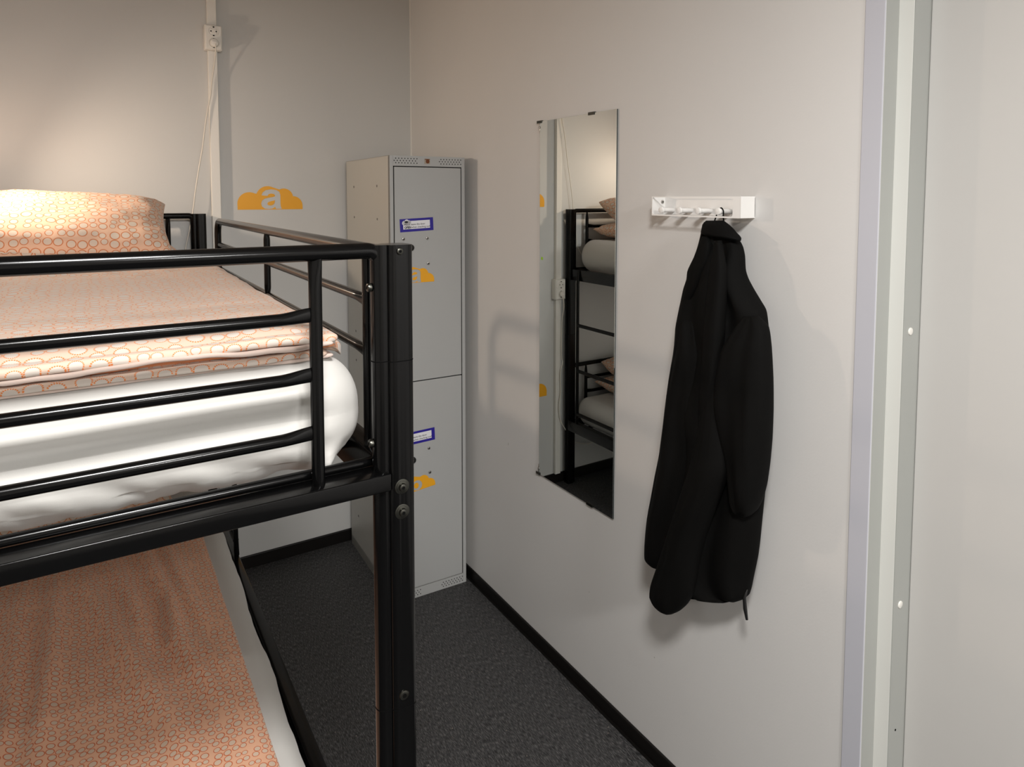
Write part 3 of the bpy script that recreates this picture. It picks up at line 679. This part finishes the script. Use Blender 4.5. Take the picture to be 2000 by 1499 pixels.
# guard rail along the open side
GY0, GY1, GX = .998, 2.432, .3615
b = nb(); tube(b, bend([(GX, PY+.015, 1.5035), (GX, GY1, 1.5035), (GX, GY1, 1.165)], .045, 10), .0108, 20); bp('guard_rail', b)
b = nb(); tube(b, [(GX, GY0, 1.165), (GX, GY0, 1.500)], .0082, 16); bp('guard_post', b)
b = nb(); rail(b, (GX, 1.695, 1.345), (GX, 1.695, 1.500), .0078, 16, True, True, .02); bp('guard_post', b)
for z in (1.4265, 1.3455):
    b = nb(); rail(b, (GX, GY0+.004, z), (GX, GY1-.006, z), .0080, 16, lift=-.004); bp('guard_bar', b)
b = nb(); tube(b, bend([(PXL, PY+.015, 1.5035), (PXL, PYB-.015, 1.5035)], .04), .0108, 16); bp('guard_rail', b)
for z in (1.4265, 1.3455):
    b = nb(); rail(b, (PXL, PY+.02, z), (PXL, PYB-.02, z), .0080, 12); bp('guard_bar', b)
# ladder between guard rail and head post
for y in (2.825, 2.385):
    b = nb(); tube(b, bend([(PX+.018, y, 1.195), (PX+.024, y, 1.12), (PX+.024, y, .42), (PX+.026, y, .36)], .02, 4), .0085, 16)
    lu = bp('ladder_upright', b)
for z in (.897, .650, .413):
    b = nb(); tube(b, [(PX+.024, 2.385, z), (PX+.024, 2.825, z)], .0095, 14); bp('ladder_rung', b)
# ------------------------------------------------------------------ bedding
XM0, XM1 = -.565, .345
def upper_disp(P, q):
    x, y, z = P; P = P.copy()
    if y < 1.10:                      # foot end: soft horizontal folds of the pulled sheet
        w = max(0, 1-(y-.945)/.12)*(1-.85*min(1, max(0, (x-.22)/.08)))
        zc = 1.262+.018*N3(x*2.2, 1)-.02*max(0, (x-.1))
        P.y += w*(.015*gs((z-zc)/.013)-.006*gs((z-zc-.032)/.015)+.006*gs((z-(1.318+.006*N3(x*3, 5)))/.007))
        P.y += w*.004*N3(x*4, z*9, 2)
        lowf = max(0, min(1, (1.240-z)/.04))
        P.y += lowf*(.010*N3(x*14+z*24, z*4, 3)+.007*N3(x*34+z*30, z*6, 6))
        if z < 1.205: P.z += .007*N3(x*20, 7)+.005*N3(x*47, 2)
    if x > .25: 
        P.x += .004*N3(y*5, z*12, 4); lowf = max(0, min(1, (1.235-z)/.04)); P.x += lowf*(.010*N3(y*12, z*20, 3))
        if y < 1.1: P.y += lowf*.012*gs((x-.285-(z-1.2)*.6)/.014)*-1
    if z > 1.3: P.z += .002*N3(x*5, y*5)
    return P
me = rbox(((XM0+XM1)/2, (.949+2.885)/2, 1.265), (XM1-XM0, 2.885-.949, .174), (.075, .055, .0855), (90, 90, 3), upper_disp, 12)
tag(link('mattress', me, M_sheet, None, True), 'thick upper bunk mattress in a white fitted sheet', 'mattress')
LS = lambda y: .345-.028*max(0, (2.6-y))/1.4*1.0
def lower_disp(P, q):
    P = P.copy(); x, y, z = P
    t = (x-XM0)/(XM1-XM0); P.x = XM0+t*(LS(y)+.012-XM0)
    if t > .9: P.x += .007*N3(y*5, z*8, 9)+.003*N3(y*17, z*5, 3)
    if t > .8: P.z += .003*N3(y*6, x*6, 2)
    return P
me = rbox(((XM0+XM1)/2, (.946+2.885)/2, .415), (XM1-XM0, 2.885-.946, .150), (.055, .058, .072), (30, 80, 3), lower_disp, 10)
tag(link('mattress', me, M_sheet, None, True), 'lower bunk mattress in a white sheet', 'mattress')

# upper duvet: main slab plus the folded layers at its foot end
dv = thing('duvet', 'peach duvet with orange ring print folded on the upper bunk', 'duvet', (-.1, 1.0, 1.36))
def duvet_top(P, q):
    P = P.copy(); x, y, z = P
    edge = max(0, (x-.20)/.125)
    if q[2] > -.5:
        k = (q[2]+1)/2
        P.z += k*(.010*N3(x*3.5, y*3.0, 1)+.006*N3(x*8, y*7, 3)+.0022*N3(x*26+4*N3(x*4, y*4), y*22, 5)-.020*edge**2)
        d, t = seg_dist(Vector((x, y)), [(-.02, 2.15), (.03, 1.95), (.10, 1.90), (.17, 1.98)]); P.z += k*.006*gs(d/.018)
        d, t = seg_dist(Vector((x, y)), [(-.10, 2.2), (-.13, 1.9), (-.12, 1.6)]); P.z += k*.005*gs(d/.022)
    k2 = max(0, 1-abs(y-2.05)/.45)*(q[2] > -.5); P.z += k2*(.009*N3(x*6+3*N3(x*3, y*3), y*11, 2)+.004*N3(x*17, y*26, 8))
    r2 = max(0, (x-.285)/.04)
    if y < 1.25: P.z -= min(1, r2)**2*(.012 if q[2] > 0 else .024); P.y += .020*r2*r2*max(0, 1-(y-.98)/.1)
    P.x += .006*N3(y*4, 3)*(1 if x > .2 else 0)
    P.y += (.008*N3(x*5, 8) if y < 1.1 else 0)
    return P
me = rbox((-.12, 1.735, 1.3745), (.89, 1.50, .040), (.035, .02, .0185), (90, 140, 2), duvet_top, 5)
place(link('top_layer', me, M_duvet, None, True), dv)
def layer(name, m, x0, x1, yf, z, th, seed, amp=.010, zamp=.004, back=.30, lbl=None):
    def d(P, q):
        P = P.copy(); x = P.x; k = max(0, 1-(P.y-yf)/.12)
        P.y += k*(amp*N3(x*5, seed)+amp*.6*N3(x*13, seed+3)); P.z += k*(zamp*N3(x*7, seed+9)+zamp*.7*N3(x*19, seed+5)); return P
    me = rbox(((x0+x1)/2, yf+back/2, z), (x1-x0, back, th), (.012, th*.48, th*.46), (90, 10, 1), d, 4)
    o = place(link(name, me, m, None, True), dv)
    if lbl: o['label'] = lbl
    return o
layer('folded_layer', M_hem, -.56, .300, .976, 1.3495, .007, 1.0, .005, .0015, .5, 'pale plain lining edge')
layer('folded_layer', M_duvet, -.56, .290, .968, 1.3560, .010, 2.0, .010, .003, .4)
layer('folded_layer', M_deep, -.56, .305, .984, 1.3640, .006, 3.0, .006, .003, .4, 'deep orange inner lining')
layer('folded_layer', M_hem, -.10, .296, .966, 1.3695, .0065, 4.0, .014, .006, .4, 'pale plain lining edge')
layer('folded_layer', M_duvet, -.56, .306, .968, 1.3780, .014, 5.0, .008, .003, .5)
# lower duvet
RID = [([(-.116, 2.3), (-.109, 1.82), (-.123, 1.35)], .012, .022), ([(.08, 2.4), (.107, 2.2), (.146, 1.96), (.143, 1.74), (.183, 1.576), (.215, 1.44)], .015, .020),
       ([(-.09, 2.35), (-.006, 1.955), (.05, 1.70), (.104, 1.487), (.13, 1.3)], .012, .024), ([(.15, 2.3), (.175, 2.1), (.19, 1.9), (.225, 1.75)], .009, .016), ([(.0, 2.3), (.06, 2.0), (.09, 1.75)], .009, .018), ([(-.2, 2.3), (-.17, 1.7), (-.2, 1.3)], .01, .02), ([(.17, 1.75), (.22, 1.60), (.245, 1.50)], .006, .012)]
def duvet_low(P, q):
    P = P.copy(); x, y, z = P; k = (q[2]+1)/2
    h = .008*N3(x*3, y*2.2, 11)+.003*N3(x*10, y*6, 13)
    for poly, amp, wd_ in RID:
        d, t = seg_dist(Vector((x, y)), poly)
        amp *= 1.45
        h += amp*gs(d/wd_)*(math.sin(PI*min(1, max(0, t*.9+.08))))-amp*.55*gs((d+wd_*1.8)/(wd_*1.3))*(math.sin(PI*min(1, max(0, t*.9+.08))))
    e_ = max(0, (x-.21)/.06)
    P.z += k*(h*(1-min(1, e_)*.7)-.010*min(1, e_)**2); P.x += (.004*N3(y*4, 5) if x > .2 else 0)
    return P
me = rbox((-.145, 1.70, .505), (.835, 1.50, .036), (.03, .03, .017), (110, 170, 2), duvet_low, 5)
tag(link('duvet', me, M_duvet2, None, True), 'peach duvet with orange ring print spread over the lower bunk', 'duvet')
# pillows
def pillow(name, c, size, rx, ry, rz, m, seed, label, group='pillows on the bunk bed'):
    n1_, n2_ = 64, 48; vs = []; fs = []; uv = []
    R = Matrix.Rotation(rz, 3, 'Z') @ Matrix.Rotation(rx, 3, 'X') @ Matrix.Rotation(ry, 3, 'Y')
    for side in (1, -1):
        for j in range(n2_+1):
            for i in range(n1_+1):
                u = math.sin(PI/2*(2*i/n1_-1)); v = math.sin(PI/2*(2*j/n2_-1))
                px = u*size[0]/2*(1-.07*(1-abs(u))*0-.055*(v*v)*0+0) ; py = v*size[1]/2
                px *= 1-.05*(1-v*v)*abs(u)**3; py *= 1-.07*(1-u*u)*abs(v)**3
                th = (max(0, 1-abs(u)**5)*max(0, 1-abs(v)**2.6))**.46
                rim = gs((1-abs(v))/.16)+gs((1-abs(u))/.12)
                wr = .016*N3(u*2, v*2, seed)+.013*rim*N3(u*9, v*3, seed+3)+.006*rim*N3(u*20, v*6, seed+1)+.003*N3(u*9, v*9, seed+6)
                pz = side*th*size[2]/2+th*wr*1.1
                P = R @ Vector((px, py, pz))+Vector(c); vs.append(P); uv.append((side*.9+seed, 0.0))
    W1 = n1_+1; off = W1*(n2_+1)
    for s in (0, 1):
        mid = s*off+(n2_//2)*W1; us = [0.0]
        for i in range(1, W1): us.append(us[-1]+(vs[mid+i]-vs[mid+i-1]).length)
        for i in range(W1):
            acc = s*.371
            for j in range(n2_+1):
                k = s*off+j*W1+i
                if j: acc += (vs[k]-vs[k-W1]).length
                uv[k] = (uv[k][0]+us[i], acc)
    for s in (0, 1):
        for j in range(n2_):
            for i in range(n1_):
                a = s*off+j*W1+i; q = [a, a+1, a+1+W1, a+W1]; fs.append(q if s == 0 else q[::-1])
    me = bpy.data.meshes.new(name); me.from_pydata([tuple(v) for v in vs], [], fs)
    ul = me.uv_layers.new(name='UVMap')
    for l in me.loops: ul.data[l.index].uv = uv[l.vertex_index]
    b = bmesh.new(); b.from_mesh(me); bmesh.ops.remove_doubles(b, verts=b.verts, dist=.0002); b.to_mesh(me); b.free()
    return tag(link(name, me, m, None, True), label, 'pillow', group)
pillow('pillow', (-.055, 2.66, 1.397), (.62, .40, .105), math.radians(3), 0, .03, M_pillow, 2.0, 'flat peach ring print pillow under the plump one on the upper bunk')
pillow('pillow', (-.065, 2.655, 1.484), (.60, .40, .165), math.radians(24), math.radians(2), -.03, M_pillow, 5.0, 'plump peach ring print pillow on top at the head of the upper bunk')
pillow('pillow', (-.10, 2.70, .535), (.62, .38, .10), math.radians(3), 0, .05, M_pillow, 8.0, 'flat peach ring print pillow at the head of the lower bunk')
pillow('pillow', (-.11, 2.72, .605), (.56, .36, .14), math.radians(18), 0, -.05, M_pillow, 11.0, 'plump peach ring print pillow on top on the lower bunk')
